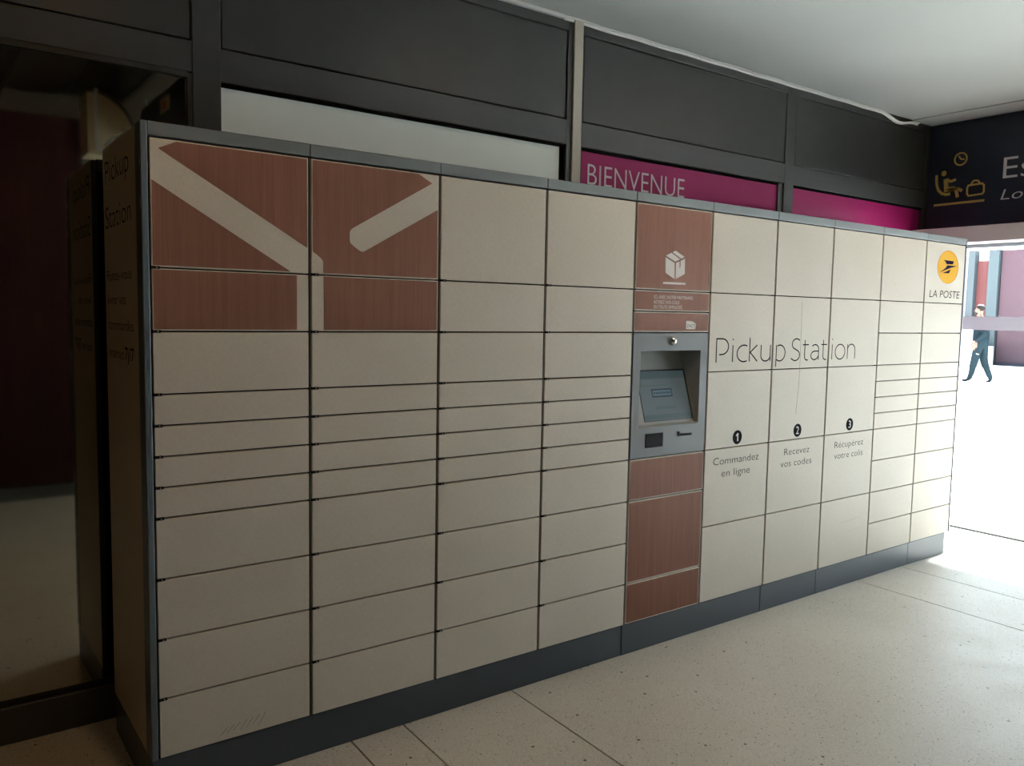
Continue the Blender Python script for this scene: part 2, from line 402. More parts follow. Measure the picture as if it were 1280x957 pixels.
# right wall with the glass doors
wr = box('wall_right', ROOM_R, ROOM_R + .12, OPP_Y, WALL_Y + .045, 2.225, CEIL, 'wall_dark'); tag(wr, 'end wall above the glass doors', kind='structure')
box('pier', ROOM_R, ROOM_R + .12, .452, WALL_Y + .3, 0, 2.225, 'alu', wr)
box('pier', ROOM_R, ROOM_R + .12, OPP_Y, -3.45, 0, 2.225, 'wall_paint', wr)
dr = empty('door_1', (ROOM_R, -1.5, 0)); tag(dr, 'glazed entrance doors flooded with daylight beside the locker end', kind='structure')
box('header_box', 5.85, ROOM_R, -3.5, WALL_Y - .003, 2.226, 2.348, 'header_white', dr, .004)
ys = [.450, -.92, -2.2, -3.45]
for k, (a, b) in enumerate(zip(ys, ys[1:])):
    box('stile', 6.065, 6.105, a - .014, a, .02, 2.222, 'stile_alu', dr, .003)
    box('stile', 6.065, 6.105, b + .001, b + .015, .02, 2.222, 'stile_alu', dr, .003)
    box('glass_pane', 6.080, 6.088, b + .015, a - .014, .02, 2.20, 'door_glass', dr)
    box('frosted_band', 6.0785, 6.0795, b + .015, a - .014, 1.568, 1.672, 'frosted_band', dr)
    box('top_rail', 6.066, 6.104, b + .015, a - .014, 2.200, 2.222, 'stile_alu', dr)
box('threshold', 6.035, 6.115, -3.45, .450, -.001, .012, 'rail_dark', dr, .002)

# navy sign above the doors
SIGN = Plane((ROOM_R - .014, 0, 0), (0, -1, 0), (0, 0, 1), (-1, 0, 0))    # a = -y, b = z
sg = box('wall_sign', ROOM_R - .014, ROOM_R - .001, -3.4, WALL_Y - .006, 2.352, CEIL - .012, 'navy_panel')
tag(sg, 'navy wall sign with gold seated traveller pictogram and white lettering above the doors', 'sign')
def gold(name, polys): return flat(name, polys, SIGN, 'gold_ink', sg, .0002, .0012)
gold('clock_icon', ribbon(arc(-.447, 2.893, .046, .046, 0, 354, 30), .012, True) + ribbon([(-.462, 2.917), (-.447, 2.893), (-.418, 2.888)], .011))
gold('traveller_icon', [disc(-.570, 2.797, .020, .021)] + ribbon([(-.553, 2.752), (-.545, 2.668), (-.478, 2.672)], .034)
     + ribbon([(-.547, 2.752), (-.516, 2.728), (-.474, 2.739)], .019) + ribbon([(-.545, 2.668), (-.492, 2.668), (-.452, 2.664), (-.422, 2.647)], .024) + ribbon([(-.494, 2.668), (-.470, 2.664), (-.455, 2.600)], .024))
gold('seat_icon', ribbon([(-.627, 2.79), (-.626, 2.745), (-.620, 2.705), (-.605, 2.668), (-.578, 2.641), (-.545, 2.630), (-.512, 2.632)], .021))
gold('bag_icon', ribbon([(-.385, 2.662), (-.377, 2.682), (-.276, 2.687), (-.262, 2.672), (-.260, 2.622), (-.270, 2.608), (-.372, 2.602), (-.384, 2.618)], .013, True) + ribbon(arc(-.325, 2.685, .031, .030, 0, 180, 10), .012))
gold('ground_bar', ribbon([(-.636, 2.553), (-.253, 2.557)], .017))
lettering('Espace', -.131, .56, 2.706, .153, SIGN, 'ink_white', sg, thin=-.006)
lettering('Lounge', -.138, .32, 2.549, .074, SIGN, 'ink_white', sg, thin=-.008, shear=.22)

# ------------------------------------------------------------------ parcel lockers
W, WT, Z0, U = .525585, .532724, .15, .1
X = [i * W if i <= 4 else (i - 1) * W + WT for i in range(11)]
TOP = Z0 + 2.0; CAPZ = 2.196; DEPTH = .60
ROWS_A = [20, 16, 14, 12, 11, 10, 9, 8, 6, 4, 2, 0]
ROWS_B = [20, 16, 12, 8, 4, 0]
GV, GH = .0062, .0027
_hinge = None
def hinge(door, x, z):
    global _hinge
    if _hinge is None:
        bm = bmesh.new(); box_bm(bm, -.002, .024, -.003, .012, -.0045, .0045, .0008)
        box_bm(bm, .013, .017, -.0036, .0, -.0022, .0022, 0, 1, 1)
        _hinge = finish(bm, 'hinge'); _hinge.materials.append(MATS['hinge_black']); _hinge.materials.append(MATS['hinge_pin'])
    o = link('hinge', _hinge, None); o.location = (x, 0, z); place(o, door); return o
def door(root, i, z1, z0, name='door', material='beige_laminate', hinges=True, first=False):
    a, b = X[i] + GV, X[i + 1] - GV
    d = shared_box(name, a, b, 0, .018, Z0 + z0 * U + GH, Z0 + z1 * U - GH, material, root, .0016, 2)
    if hinges and z0 > 0: hinge(d, a, Z0 + z0 * U)
    return d
def column(i, label, rows, group='parcel locker columns', hinges=True):
    r = empty('parcel_locker', ((X[i] + X[i + 1]) / 2, .3, Z0)); tag(r, label, 'locker', group)
    box('carcass', X[i] + .0005, X[i + 1] - .0005, .021, DEPTH, Z0, TOP, 'carcass_black', r)
    box('top_cap', X[i] + .001, X[i + 1] - .001, -.003, DEPTH, TOP + .004, CAPZ, 'profile_grey', r, .0015)
    if 0 < i < 4: box('edge_strip', X[i] + .0006, X[i] + .0036, .0055, .0074, Z0, TOP, 'profile_grey', r)
    for a, b in ((X[i] + .0006, X[i] + .0058), (X[i + 1] - .0058, X[i + 1] - .0006)): box('gap_shade', a, b, .0075, .0208, Z0, TOP, 'carcass_black', r)  # black strips added to put shade into the gaps between columns
    ds = {}
    for k, (z1, z0) in enumerate(zip(rows, rows[1:])): ds[z1] = door(r, i, z1, z0, hinges=hinges)
    return r, ds

r1, d1 = column(0, 'leftmost parcel locker column with long beige diagonal across dark wood-effect top doors', ROWS_A)
r2, d2 = column(1, 'parcel locker column with short beige diagonal bar on its wood-effect top door', ROWS_A)
r3, d3 = column(2, 'plain beige parcel locker column next to the wood-effect graphic', ROWS_A)
r4, d4 = column(3, 'plain beige parcel locker column directly left of the touchscreen terminal', ROWS_A)
r6, d6 = column(5, 'parcel locker column numbered 1 reading Commandez en ligne', ROWS_B, hinges=False)
r7, d7 = column(6, 'parcel locker column numbered 2 reading Recevez vos codes', ROWS_B, hinges=False)
r8, d8 = column(7, 'parcel locker column numbered 3 reading Récupérez votre colis', ROWS_B, hinges=False)
r9, d9 = column(8, 'plain pale locker column between the number 3 column and the yellow logo column', ROWS_A, hinges=False)
r10, d10 = column(9, 'rightmost parcel locker column with round yellow post logo beside the glass door', ROWS_A, hinges=False)

# wood-effect graphic
def wood(d, poly): return flat('wood_inlay', [poly], FRONT, 'wood_veneer', d, .0001, .0005)
xl, xr = X[0] + GV + .004, X[1] - GV - .004; t20, t16, t14 = TOP - GH - .004, Z0 + 1.6 + GH + .004, Z0 + 1.4 + GH + .004
wood(d1[20], [(.086, t20), (xr, t20), (xr, 1.841), (.031, 2.117)])
wood(d1[20], [(xl, 2.020), (.455, t16), (xl, t16)])
wood(d1[16], [(xl, 1.744), (.477, 1.744), (.477, t14), (xl, t14)])
xl2, xr2 = X[1] + GV + .004, X[2] - GV - .004
wood(d2[20], [(xl2, t20), (.956, t20), (1.015, 2.114), (.686, 1.921), (.678, 1.914), (.675, 1.905), (.675, 1.878), (.678, 1.868), (.688, 1.860), (.710, 1.845), (.721, 1.840), (.732, 1.841),
              (xr2, 2.017), (xr2, t16), (.574, t16), (.574, 1.794), (.571, 1.803), (.562, 1.811), (xl2, 1.830)])
wood(d2[16], [(.576, 1.744), (xr2, 1.744), (xr2, t14), (.576, t14)])

# left end of the bank: side panel and corner profile
box('corner_profile', -.021, -.0005, -.004, .072, Z0, CAPZ, 'corner_grey', r1, .002)
sp = box('side_panel', -.0195, -.0005, .073, DEPTH, Z0, CAPZ - .004, 'side_laminate', r1)
SIDE = Plane((-.0195, 0, 0), (0, -1, 0), (0, 0, 1), (-1, 0, 0))
def side_text(s, y0, y1, z, cap, thin): lettering(s, -y0, -y1, z, cap, SIDE, 'ink_black', sp, thin=thin)
side_text('Pickup', .555, .172, 2.066, .075, -.014)
side_text('Station', .565, .150, 1.905, .075, -.014)
side_text('Faites-vous', .552, .160, 1.718, .036, -.008)
side_text('livrer vos', .552, .255, 1.634, .036, -.008)
side_text('commandes', .552, .142, 1.545, .036, -.008)
side_text('internet', .552, .300, 1.445, .036, -.008)
side_text('7j/7', .285, .146, 1.445, .044, .008)
for k, (zz, hh) in enumerate(((2.06, .020), (1.93, .035))):
    flat('worn_patch', [[(.0025, zz), (.010, zz + .004), (.0095, zz + hh), (.0035, zz + hh - .003)]], Plane((-.021, 0, 0), (0, 1, 0), (0, 0, 1), (-1, 0, 0)), 'alu', r1, .0, .0004)
box('end_panel', X[10] + .0005, X[10] + .010, -.003, DEPTH, Z0, CAPZ, 'corner_grey', r10, .001)

# big Pickup Station wordmark in thin strokes, split over three doors
def glyphs():
    h, k, t, q = 1.0, 1.12, 1.0, .72
    G = {}
    G['P'] = (.56, [[(0, 0), (0, 1), (.24, 1)] + arc(.24, .665, .30, .335, 90, -90, 12)[1:] + [(.13, .33)]])
    G['i'] = (.06, [[(0.03, 0), (0.03, q)], [(0.03, .93), (0.03, 1.0)]])
    G['c'] = (.46, [arc(.34, .36, .32, .36, 62, 298, 16)])
    G['k'] = (.40, [[(0, 0), (0, 1.04)], [(.36, q), (.03, .40), (.38, 0)]])
    G['u'] = (.46, [[(0, q), (0, .26)] + arc(.23, .24, .23, .24, 180, 350, 10) , [(.46, q), (.46, 0)]])
    G['p'] = (.50, [[(0, -.26), (0, q)], arc(.19, .36, .29, .36, 118, -125, 16)])
    G['S'] = (.50, [[(.47, .92)] + arc(.29, .755, .24, .245, 60, 225, 10) + arc(.24, .245, .24, .25, 48, -130, 12) + [(.0, .10)]])
    G['t'] = (.34, [[(.12, .94), (.12, .20)] + arc(.27, .18, .15, .18, 180, 290, 7), [(0, q), (.34, q)]])
    G['a'] = (.44, [[(.05, .65)] + arc(.23, .50, .21, .22, 105, 0, 8) + [(.44, 0)], [(.44, .42), (.25, .41)] + arc(.20, .21, .20, .20, 90, 300, 10) + [(.38, .10), (.44, .2)]])
    G['o'] = (.56, [arc(.28, .36, .28, .36, 90, 450, 24)])
    G['n'] = (.44, [[(0, 0), (0, q)], [(0, .42)] + arc(.22, .44, .22, .28, 165, 0, 9) + [(.44, 0)]])
    return G
G = glyphs()
def stroke_word(s, x0, x1, z0, cap, w, d, gap=.15, first_only=None):
    wid = 0; pos = []
    for ch in s:
        if ch == ' ': wid += .16; continue
        pos.append((ch, wid)); wid += G[ch][0] + gap
    wid -= gap; sx = (x1 - x0) / wid
    polys = []
    for ch, o in pos:
        for st in G[ch][1]:
            polys += ribbon([(x0 + (o + a) * sx, z0 + b * cap) for a, b in st], w)
    return flat('lettering', polys, FRONT, 'ink_black', d, .0002, .0003)
stroke_word('Picku', 2.697, 3.140, 1.398, .121, .0070, d6[16])
stroke_word('p Stat', 3.193, 3.668, 1.396, .121, .0066, d7[16])
stroke_word('ion', 3.716, 3.960, 1.396, .121, .0064, d8[16])

# steps 1 to 3
for n, cx, d, dl, l1, l2 in (('1', 2.891, d6[12], d6[8], ('Commandez', 2.705, 3.079), ('en ligne', 2.775, 3.008)),
                             ('2', 3.420, d7[12], d7[8], ('Recevez', 3.306, 3.543), ('vos codes', 3.277, 3.568)),
                             ('3', 3.945, d8[12], d8[8], ('Récupérez', 3.797, 4.104), ('votre colis', 3.800, 4.105))):
    nd = flat('number_disc', [disc(cx, 1.000, .0375)], FRONT, 'number_disc', d, .0002, .0004)
    if n == '1': flat('digit', [[(cx - .001, .979), (cx + .008, .979), (cx + .008, 1.022), (cx + .001, 1.022), (cx - .012, 1.012), (cx - .009, 1.005), (cx - .001, 1.010)]], FRONT, 'ink_white', d, .0007, .0003)
    else: lettering(n, cx - .013, cx + .013, .979, .043, FRONT, 'ink_white', d, h0=.0009)
    lettering(l1[0], l1[1], l1[2], .866, .037, FRONT, 'ink_soft', dl, thin=-.010)
    lettering(l2[0], l2[1], l2[2], .800, .037, FRONT, 'ink_soft', dl, thin=-.010)
# fine scratch down the second numbered column
flat('scratch', [ribbon([(3.405, 1.72), (3.412, 1.60), (3.414, 1.355)], .0022)[0]], FRONT, 'ink_soft', d7[16], .0001, .0001)
flat('scratch', [ribbon([(3.414, 1.345), (3.412, 1.25), (3.400, 1.13), (3.398, 1.09)], .0022)[0]], FRONT, 'ink_soft', d7[12], .0001, .0001)
# scuffs on the lowest doors
flat('scuff', [ribbon([(.20 + k * .022, .172 + .004 * (k % 3)), (.225 + k * .022, .196 + .003 * k)], .0012)[0] for k in range(7)], FRONT, 'ink_soft', d1[2], .0001, .0001)
flat('scuff', [ribbon([(3.90, .40), (4.02, .405), (4.12, .412)], .003)[0], ribbon([(3.98, .335), (4.14, .345)], .002)[0]], FRONT, 'side_laminate', d8[4], .0001, .0001)

# post logo on the last column
ld = d10[20]
lg = flat('logo_disc', [disc(5.031, 1.992, .143, .110, 48)], FRONT, 'logo_orange', ld, .0002, .0006)
flat('logo_disc', [disc(5.026, 1.990, .134, .103, 48)], FRONT, 'logo_yellow', ld, .0008, .0003)
flat('logo_bird', [[(4.964, 2.037), (5.102, 2.035), (5.092, 2.013), (5.005, 2.011), (4.990, 2.024)],
                   [(5.016, 2.004), (5.152, 2.004), (5.060, 1.988), (4.975, 1.967), (4.915, 1.950), (4.992, 1.984)],
                   [(4.955, 1.950), (5.000, 1.960), (5.066, 1.979), (5.044, 1.951)]], FRONT, 'logo_blue', ld, .0011, .0003)
lettering('LA POSTE', 4.803, 5.212, 1.787, .047, FRONT, 'ink_soft', ld, thin=-.004, shear=.12)

# plinth sections
for (a, b, lab) in ((-.019, X[4] - .012, 'long dark grey plinth under the four leftmost locker columns'), (X[4] - .010, X[6] - .012, 'dark grey plinth section under the terminal and the number 1 column'),
                    (X[6] - .010, X[7] - .012, 'dark grey plinth section under the number 2 column'), (X[7] - .010, X[9] - .012, 'dark grey plinth section under the number 3 and plain pale columns'),
                    (X[9] - .010, 5.222, 'shiny grey plinth end section under the yellow logo column')):
    o = box('plinth', a, b, .004 if a > -.01 else .006, DEPTH - .01, 0, Z0 - .001, 'plinth_grey', None, .002); tag(o, lab, 'plinth', 'plinth sections under the lockers')
box_end = None

# ------------------------------------------------------------------ terminal column
r5 = empty('parcel_terminal', ((X[4] + X[5]) / 2, .3, Z0)); tag(r5, 'grey touchscreen terminal column with wood-effect panels between beige lockers', 'terminal')
box('carcass', X[4] + .0005, X[5] - .0005, .17, DEPTH, Z0, TOP, 'carcass_black', r5)
box('carcass_front', X[4] + .0005, X[5] - .0005, .021, .169, Z0, Z0 + .8, 'carcass_black', r5)
box('carcass_front', X[4] + .0005, X[5] - .0005, .021, .169, Z0 + 1.4, TOP, 'carcass_black', r5)
box('top_cap', X[4] + .001, X[5] - .001, -.003, DEPTH, TOP + .004, CAPZ, 'profile_grey', r5, .0015)
box('edge_strip', X[4] + .0006, X[4] + .0036, .0055, .0208, Z0, TOP, 'profile_grey', r5)
pd = {}
for z1, z0 in ((20, 16), (16, 15), (15, 14), (8, 6), (6, 2), (2, 0)):
    d = door(r5, 4, z1, z0, 'panel', hinges=False); pd[z1] = d
    a, b = X[4] + GV + .004, X[5] - GV - .004
    wood(d, [(a, Z0 + z0 * U + GH + .005), (b, Z0 + z0 * U + GH + .005), (b, Z0 + z1 * U - GH - .005), (a, Z0 + z1 * U - GH - .005)])
# parcel pictogram
bx = [[(2.302, 1.908), (2.366, 1.884), (2.369, 1.807), (2.306, 1.834)], [(2.376, 1.884), (2.400, 1.893), (2.4005, 1.862), (2.4085, 1.865), (2.408, 1.896), (2.438, 1.908), (2.440, 1.834), (2.378, 1.807)],
      [(2.305, 1.915), (2.342, 1.931), (2.404, 1.903), (2.371, 1.890)], [(2.350, 1.934), (2.371, 1.943), (2.435, 1.916), (2.412, 1.906)]]
flat('parcel_icon', bx, FRONT, 'ink_white', pd[20], .0007, .0003)
flat('parcel_icon', [[(2.291, 1.781), (2.449, 1.782), (2.449, 1.792), (2.291, 1.791)]], FRONT, 'ink_white', pd[20], .0007, .0003)
for s, x1, z in (('ICI, AVEC NOTRE PARTENAIRE,', 2.508, 1.711), ('RETIREZ VOS COLIS', 2.409, 1.687), ('EN TOUTE SIMPLICITÉ.', 2.432, 1.664)):
    lettering(s, 2.234, x1, z, .0155, FRONT, 'ink_white', pd[16], h0=.0008)
flat('rail_logo', [[(2.463, 1.567), (2.529, 1.567), (2.536, 1.592), (2.520, 1.601), (2.498, 1.607), (2.463, 1.608)]], FRONT, 'ink_white', pd[15], .0007, .0003)
lettering('SNCF', 2.467, 2.529, 1.574, .017, FRONT, 'ink_black', pd[15], h0=.0012, shear=.2)

# terminal face plate with recessed tilted screen
FX0, FX1, FZ0, FZ1 = X[4] + GV, X[5] - GV, Z0 + .8 + GH, Z0 + 1.4 - GH
OX0, OX1, OZ0, OZ1 = 2.157, 2.577, 1.098, 1.462
bm = bmesh.new()
def quad(*ps): bm.faces.new([bm.verts.new(p) for p in ps])
fx, fz = (FX0, OX0, OX1, FX1), (FZ0, OZ0, OZ1, FZ1)
for i in range(3):
    for k in range(3):
        if i == 1 and k == 1: continue
        quad((fx[i], 0, fz[k]), (fx[i + 1], 0, fz[k]), (fx[i + 1], 0, fz[k + 1]), (fx[i], 0, fz[k + 1]))
for a, b in (((FX0, FZ0), (FX1, FZ0)), ((FX1, FZ0), (FX1, FZ1)), ((FX1, FZ1), (FX0, FZ1)), ((FX0, FZ1), (FX0, FZ0))):
    quad((a[0], 0, a[1]), (b[0], 0, b[1]), (b[0], .02, b[1]), (a[0], .02, a[1]))
bmesh.ops.remove_doubles(bm, verts=bm.verts[:], dist=1e-5)
cx, cz = (FX0 + FX1) / 2, FZ0
for vv in bm.verts: vv.co -= Vector((cx, 0, cz))
fp = link('face_plate', finish(bm, 'face_plate'), 'terminal_grey'); fp.location = (cx, 0, cz); place(fp, r5)
YB, YT = .022, .130                                             # depth of the tilted back at its foot and its head
bm = bmesh.new()
A = (OX0, 0, OZ0); Bq = (OX1, 0, OZ0); Cc = (OX1, 0, OZ1); Dd = (OX0, 0, OZ1)
A2 = (OX0 + .004, YB, OZ0 + .006); B2 = (OX1 - .010, YB, OZ0 + .006); C2 = (OX1 - .010, YT, OZ1 - .006); D2 = (OX0 + .004, YT, OZ1 - .006)
for q in ((A, Bq, B2, A2), (Bq, Cc, C2, B2), (Cc, Dd, D2, C2), (Dd, A, A2, D2), (A2, B2, C2, D2)): quad(*q)
bmesh.ops.remove_doubles(bm, verts=bm.verts[:], dist=1e-5)
for vv in bm.verts: vv.co -= Vector((cx, 0, OZ0))
rc = link('screen_recess', finish(bm, 'screen_recess'), 'recess_grey'); rc.location = (cx, 0, OZ0); place(rc, r5)
sl = Vector((0, YT - YB, (OZ1 - .006) - (OZ0 + .006))).normalized(); nn = Vector((0, -sl.z, sl.y))
SCR = Plane((2.228, YB, OZ0 + .006), (1, 0, 0), sl, nn)        # a across, b up the slope
SW, SH = .334, .245
def rect(a, b, c_, d_): return [(a, b), (c_, b), (c_, d_), (a, d_)]
flat('screen_bezel', [rect(-.004, .014, SW + .006, .014 + SH + .012)], SCR, 'screen_bezel', rc, .0004, .001)
scr = flat('screen', [rect(.0, .018, SW - .004, .018 + SH)], SCR, 'screen_glass', r5, .0015, .001)
flat('screen_header', [rect(.0, .225, SW - .004, .262), rect(.0, .190, .20, .194)], SCR, 'screen_band', scr, .0026, .0002)
flat('screen_footer', [rect(.0, .024, SW - .004, .046)], SCR, 'screen_band', scr, .0026, .0002)
flat('screen_button', [rect(.078, .132, .222, .174)], SCR, 'screen_ink', scr, .0026, .0002)
flat('screen_button', [rect(.085, .139, .215, .167)], SCR, 'screen_button', scr, .0029, .0002)
flat('screen_marks', [rect(.092 + k * .0135, .148, .100 + k * .0135, .158) for k in range(9)], SCR, 'screen_ink', scr, .0032, .0001)
flat('screen_marks', [rect(.090 + k * .016, .072, .101 + k * .016, .086) for k in range(9)], SCR, 'screen_band', scr, .0026, .0002)
# camera dome, scanner, card slot
bm = bmesh.new(); bmesh.ops.create_uvsphere(bm, u_segments=24, v_segments=12, radius=1)
bmesh.ops.bisect_plane(bm, geom=bm.verts[:] + bm.edges[:] + bm.faces[:], plane_co=(0, .02, 0), plane_no=(0, 1, 0), clear_outer=True)
for vv in bm.verts: vv.co = Vector((vv.co.x * .0215, vv.co.y * .020, vv.co.z * .0215))
for f in bm.faces: f.smooth = True
o = link('camera_dome', finish(bm, 'camera_dome'), 'chrome'); o.location = (2.371, -.001, 1.510); place(o, r5)
sn = box('code_scanner', 2.206, 2.326, -.003, .004, .998, 1.066, 'scanner_glass', r5, .002)
box('card_slot', 2.432, 2.530, -.004, .004, 1.040, 1.050, 'scanner_glass', r5, .001)
o = box('slot_tab', 2.430, 2.442, -.006, .003, 1.044, 1.062, 'scanner_glass', r5, .001)

# ------------------------------------------------------------------ ceiling downlights (out of frame, reflected in the metal panels)
for x, lab in ((2.30, 'round warm ceiling downlight over the plain beige lockers'), (4.50, 'round warm ceiling downlight over the numbered lockers'), (.10, 'round warm ceiling downlight nearest the leftmost locker column'), (-2.10, 'round warm ceiling downlight in the dark end of the passage')):
    r = empty('ceiling_downlight', (x, -.95, CEIL)); tag(r, lab, 'lamp', 'ceiling downlights')
    bm = bmesh.new()
    for rr, z in ((.085, 0.0), (.085, -.012), (.066, -.014), (.062, -.004)): pass
    prof = [(.085, 0), (.085, -.010), (.068, -.013), (.064, -.004)]
    rings = [[bm.verts.new((a * math.cos(2 * math.pi * k / 24), a * math.sin(2 * math.pi * k / 24), z)) for k in range(24)] for a, z in prof]
    for q0, q1 in zip(rings, rings[1:]):
        for k in range(24): bm.faces.new((q0[k], q0[(k + 1) % 24], q1[(k + 1) % 24], q1[k]))
    o = link('lamp_ring', finish(bm, 'lamp_ring'), 'lamp_ring'); o.parent = r
    bm = bmesh.new()                                             # shallow opal dome
    dome = [[bm.verts.new((.063 * math.cos(t_) * math.cos(2 * math.pi * k / 24), .063 * math.cos(t_) * math.sin(2 * math.pi * k / 24), -.004 - .034 * math.sin(t_))) for k in range(24)] for t_ in (0, .35, .7, 1.05, 1.4)]
    for q0, q1 in zip(dome, dome[1:]):
        for k in range(24): bm.faces.new((q0[k], q0[(k + 1) % 24], q1[(k + 1) % 24], q1[k]))
    bm.faces.new(dome[-1])
    me = bpy.data.meshes.new('diffuser'); bm.to_mesh(me); bm.free(); o = link('diffuser', me, 'lamp_glow'); o.parent = r
    ld_ = bpy.data.lights.new('lamp_light', 'SPOT'); ld_.energy = 4.5; ld_.color = (1, .72, .42); ld_.spot_size = math.radians(130); ld_.spot_blend = .8; ld_.shadow_soft_size = .06
    lo = bpy.data.objects.new('lamp_light', ld_); C.objects.link(lo); lo.parent = r; lo.location = (0, 0, -.045)

# ------------------------------------------------------------------ things behind the camera that show in the left glazing
dk = empty('ventilation_duct', (.60, -2.5, 2.73)); tag(dk, 'cream rounded duct with metal bracket and black cables, mirrored in the dark glazing', 'duct')
bm = bmesh.new(); out = [(-.12, 0), (-.12, .44)] + [(-.12 + .30 * math.sin(math.radians(a)), .14 + .30 * math.cos(math.radians(a))) for a in range(10, 91, 10)] + [(.13, .08), (.06, .0)]
f1 = [bm.verts.new((a, .0, b)) for a, b in out]; f2 = [bm.verts.new((a, -.30, b)) for a, b in out]
bm.faces.new(f1); bm.faces.new(f2)
for k in range(len(out)): bm.faces.new((f1[k], f2[k], f2[(k + 1) % len(out)], f1[(k + 1) % len(out)]))
o = link('duct_body', finish(bm, 'duct_body'), 'duct_cream'); o.parent = dk
bm = bmesh.new(); tube_bm(bm, [(-.12, .012, .44)] + [(-.12 + .31 * math.sin(math.radians(a)), .012, .14 + .31 * math.cos(math.radians(a))) for a in range(10, 91, 10)], .012, 6)
o = link('dark_rim', finish(bm, 'dark_rim'), 'cable_black'); o.parent = dk
o = box('bracket', .525, .545, -2.495, -2.475, 2.76, 3.19, 'alu', dk); o = box('bracket', .525, .66, -2.495, -2.475, 2.755, 2.772, 'alu', dk)
bm = bmesh.new()
for k in range(2): tube_bm(bm, [(-.02 + .03 * k, .03, .06), (.03 + .03 * k, .04, .12), (.09 + .03 * k, .035, .15), (.12 + .02 * k, .02, .20)], .007, 6)
o = link('cables', finish(bm, 'cables'), 'cable_black'); o.parent = dk
hs = box('hanging_sign', .885, .915, -2.72, -1.43, 2.83, 3.13, 'navy_panel'); tag(hs, 'dark board with a pale orange sticker hanging from the planked ceiling', 'sign')
box('hanger', .895, .905, -2.6, -2.58, 3.13, CEIL, 'alu', hs); box('hanger', .895, .905, -1.6, -1.58, 3.13, CEIL, 'alu', hs)
st = box('sticker', .8825, .885, -2.11, -1.86, 2.99, 3.09, 'pale_sticker', hs); box('sticker_mark', .881, .8825, -2.05, -1.93, 3.01, 3.06, 'orange_sticker', st)

# ------------------------------------------------------------------ outdoors
bm = bmesh.new()
pr = [(6.10, 0.0), (6.4, 0.0), (18.0, .22), (60.0, .22)]
tp = [[bm.verts.new((x, y, z)) for y in (-40, 45)] for x, z in pr]; bt = [[bm.verts.new((x, y, -.5)) for y in (-40, 45)] for x, z in pr]
for i in range(3):
    bm.faces.new((tp[i][0], tp[i + 1][0], tp[i + 1][1], tp[i][1])); bm.faces.new((bt[i][0], bt[i][1], bt[i + 1][1], bt[i + 1][0]))
    for s in (0, 1): bm.faces.new((tp[i][s], bt[i][s], bt[i + 1][s], tp[i + 1][s]))
bm.faces.new((tp[0][0], tp[0][1], bt[0][1], bt[0][0])); bm.faces.new((tp[3][0], bt[3][0], bt[3][1], tp[3][1]))
o = link('pavement', finish(bm, 'pavement'), 'pavement'); tag(o, 'sunlit pale pavement outside the glass doors', kind='structure')
FX = 28.5
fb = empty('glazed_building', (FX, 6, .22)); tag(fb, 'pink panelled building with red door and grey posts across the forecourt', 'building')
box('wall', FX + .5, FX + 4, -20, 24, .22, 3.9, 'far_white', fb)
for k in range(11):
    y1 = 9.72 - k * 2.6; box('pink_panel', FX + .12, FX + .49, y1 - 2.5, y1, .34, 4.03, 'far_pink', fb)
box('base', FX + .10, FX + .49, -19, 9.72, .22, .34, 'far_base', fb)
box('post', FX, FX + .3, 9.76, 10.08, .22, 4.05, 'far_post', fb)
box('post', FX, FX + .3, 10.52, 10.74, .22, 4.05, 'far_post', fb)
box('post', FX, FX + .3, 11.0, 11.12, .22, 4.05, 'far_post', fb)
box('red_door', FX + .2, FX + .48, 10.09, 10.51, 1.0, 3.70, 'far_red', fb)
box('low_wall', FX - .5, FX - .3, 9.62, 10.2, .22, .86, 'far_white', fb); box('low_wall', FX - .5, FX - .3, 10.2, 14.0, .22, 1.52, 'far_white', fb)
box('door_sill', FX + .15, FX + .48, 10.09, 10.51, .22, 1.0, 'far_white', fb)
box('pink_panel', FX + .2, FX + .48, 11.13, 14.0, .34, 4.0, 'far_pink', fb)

# ------------------------------------------------------------------ the passer-by
PX, PY, PZ = 19.6, 6.2, .222
person = empty('person', (PX, PY, PZ)); tag(person, 'dark haired person in dark jacket and trousers striding past outside the glass door', 'person')
V = {}; E_ = []
def pt(n, x, y, z, r, r2=None): V[n] = ((x, y, z), (r, r2 or r))
# facing +y ; own left is -x (towards the camera)
pt('pelvis', 0, .01, .98, .155, .150); pt('waist', 0, .02, 1.13, .165, .180); pt('chest', 0, .03, 1.36, .180, .175); pt('neckb', 0, .045, 1.50, .085, .08)
pt('neck', 0, .07, 1.56, .058); pt('jaw', 0, .095, 1.63, .070, .078); pt('head', 0, .090, 1.71, .082, .098); pt('crown', 0, .080, 1.785, .055, .07)
pt('hl', -.09, .02, .90, .118); pt('kl', -.10, .09, .51, .090); pt('al', -.09, .17, .12, .066); pt('fl', -.09, .24, .045, .042); pt('tl', -.10, .36, .04, .034)
pt('hr', .09, .0, .90, .118); pt('kr', .10, -.03, .50, .090); pt('ar', .09, -.20, .13, .066); pt('fr', .09, -.21, .055, .042); pt('tr', .10, -.10, .035, .034)
pt('sl', -.185, .02, 1.42, .078); pt('el', -.27, -.20, 1.16, .074); pt('wl', -.235, .04, .98, .040)
pt('sr', .185, .04, 1.42, .078); pt('er', .25, .10, 1.12, .066); pt('wr', .225, .24, .93, .036)
pt('pl', -.235, .09, .945, .036, .022); pt('pr', .225, .275, .875, .036, .022)
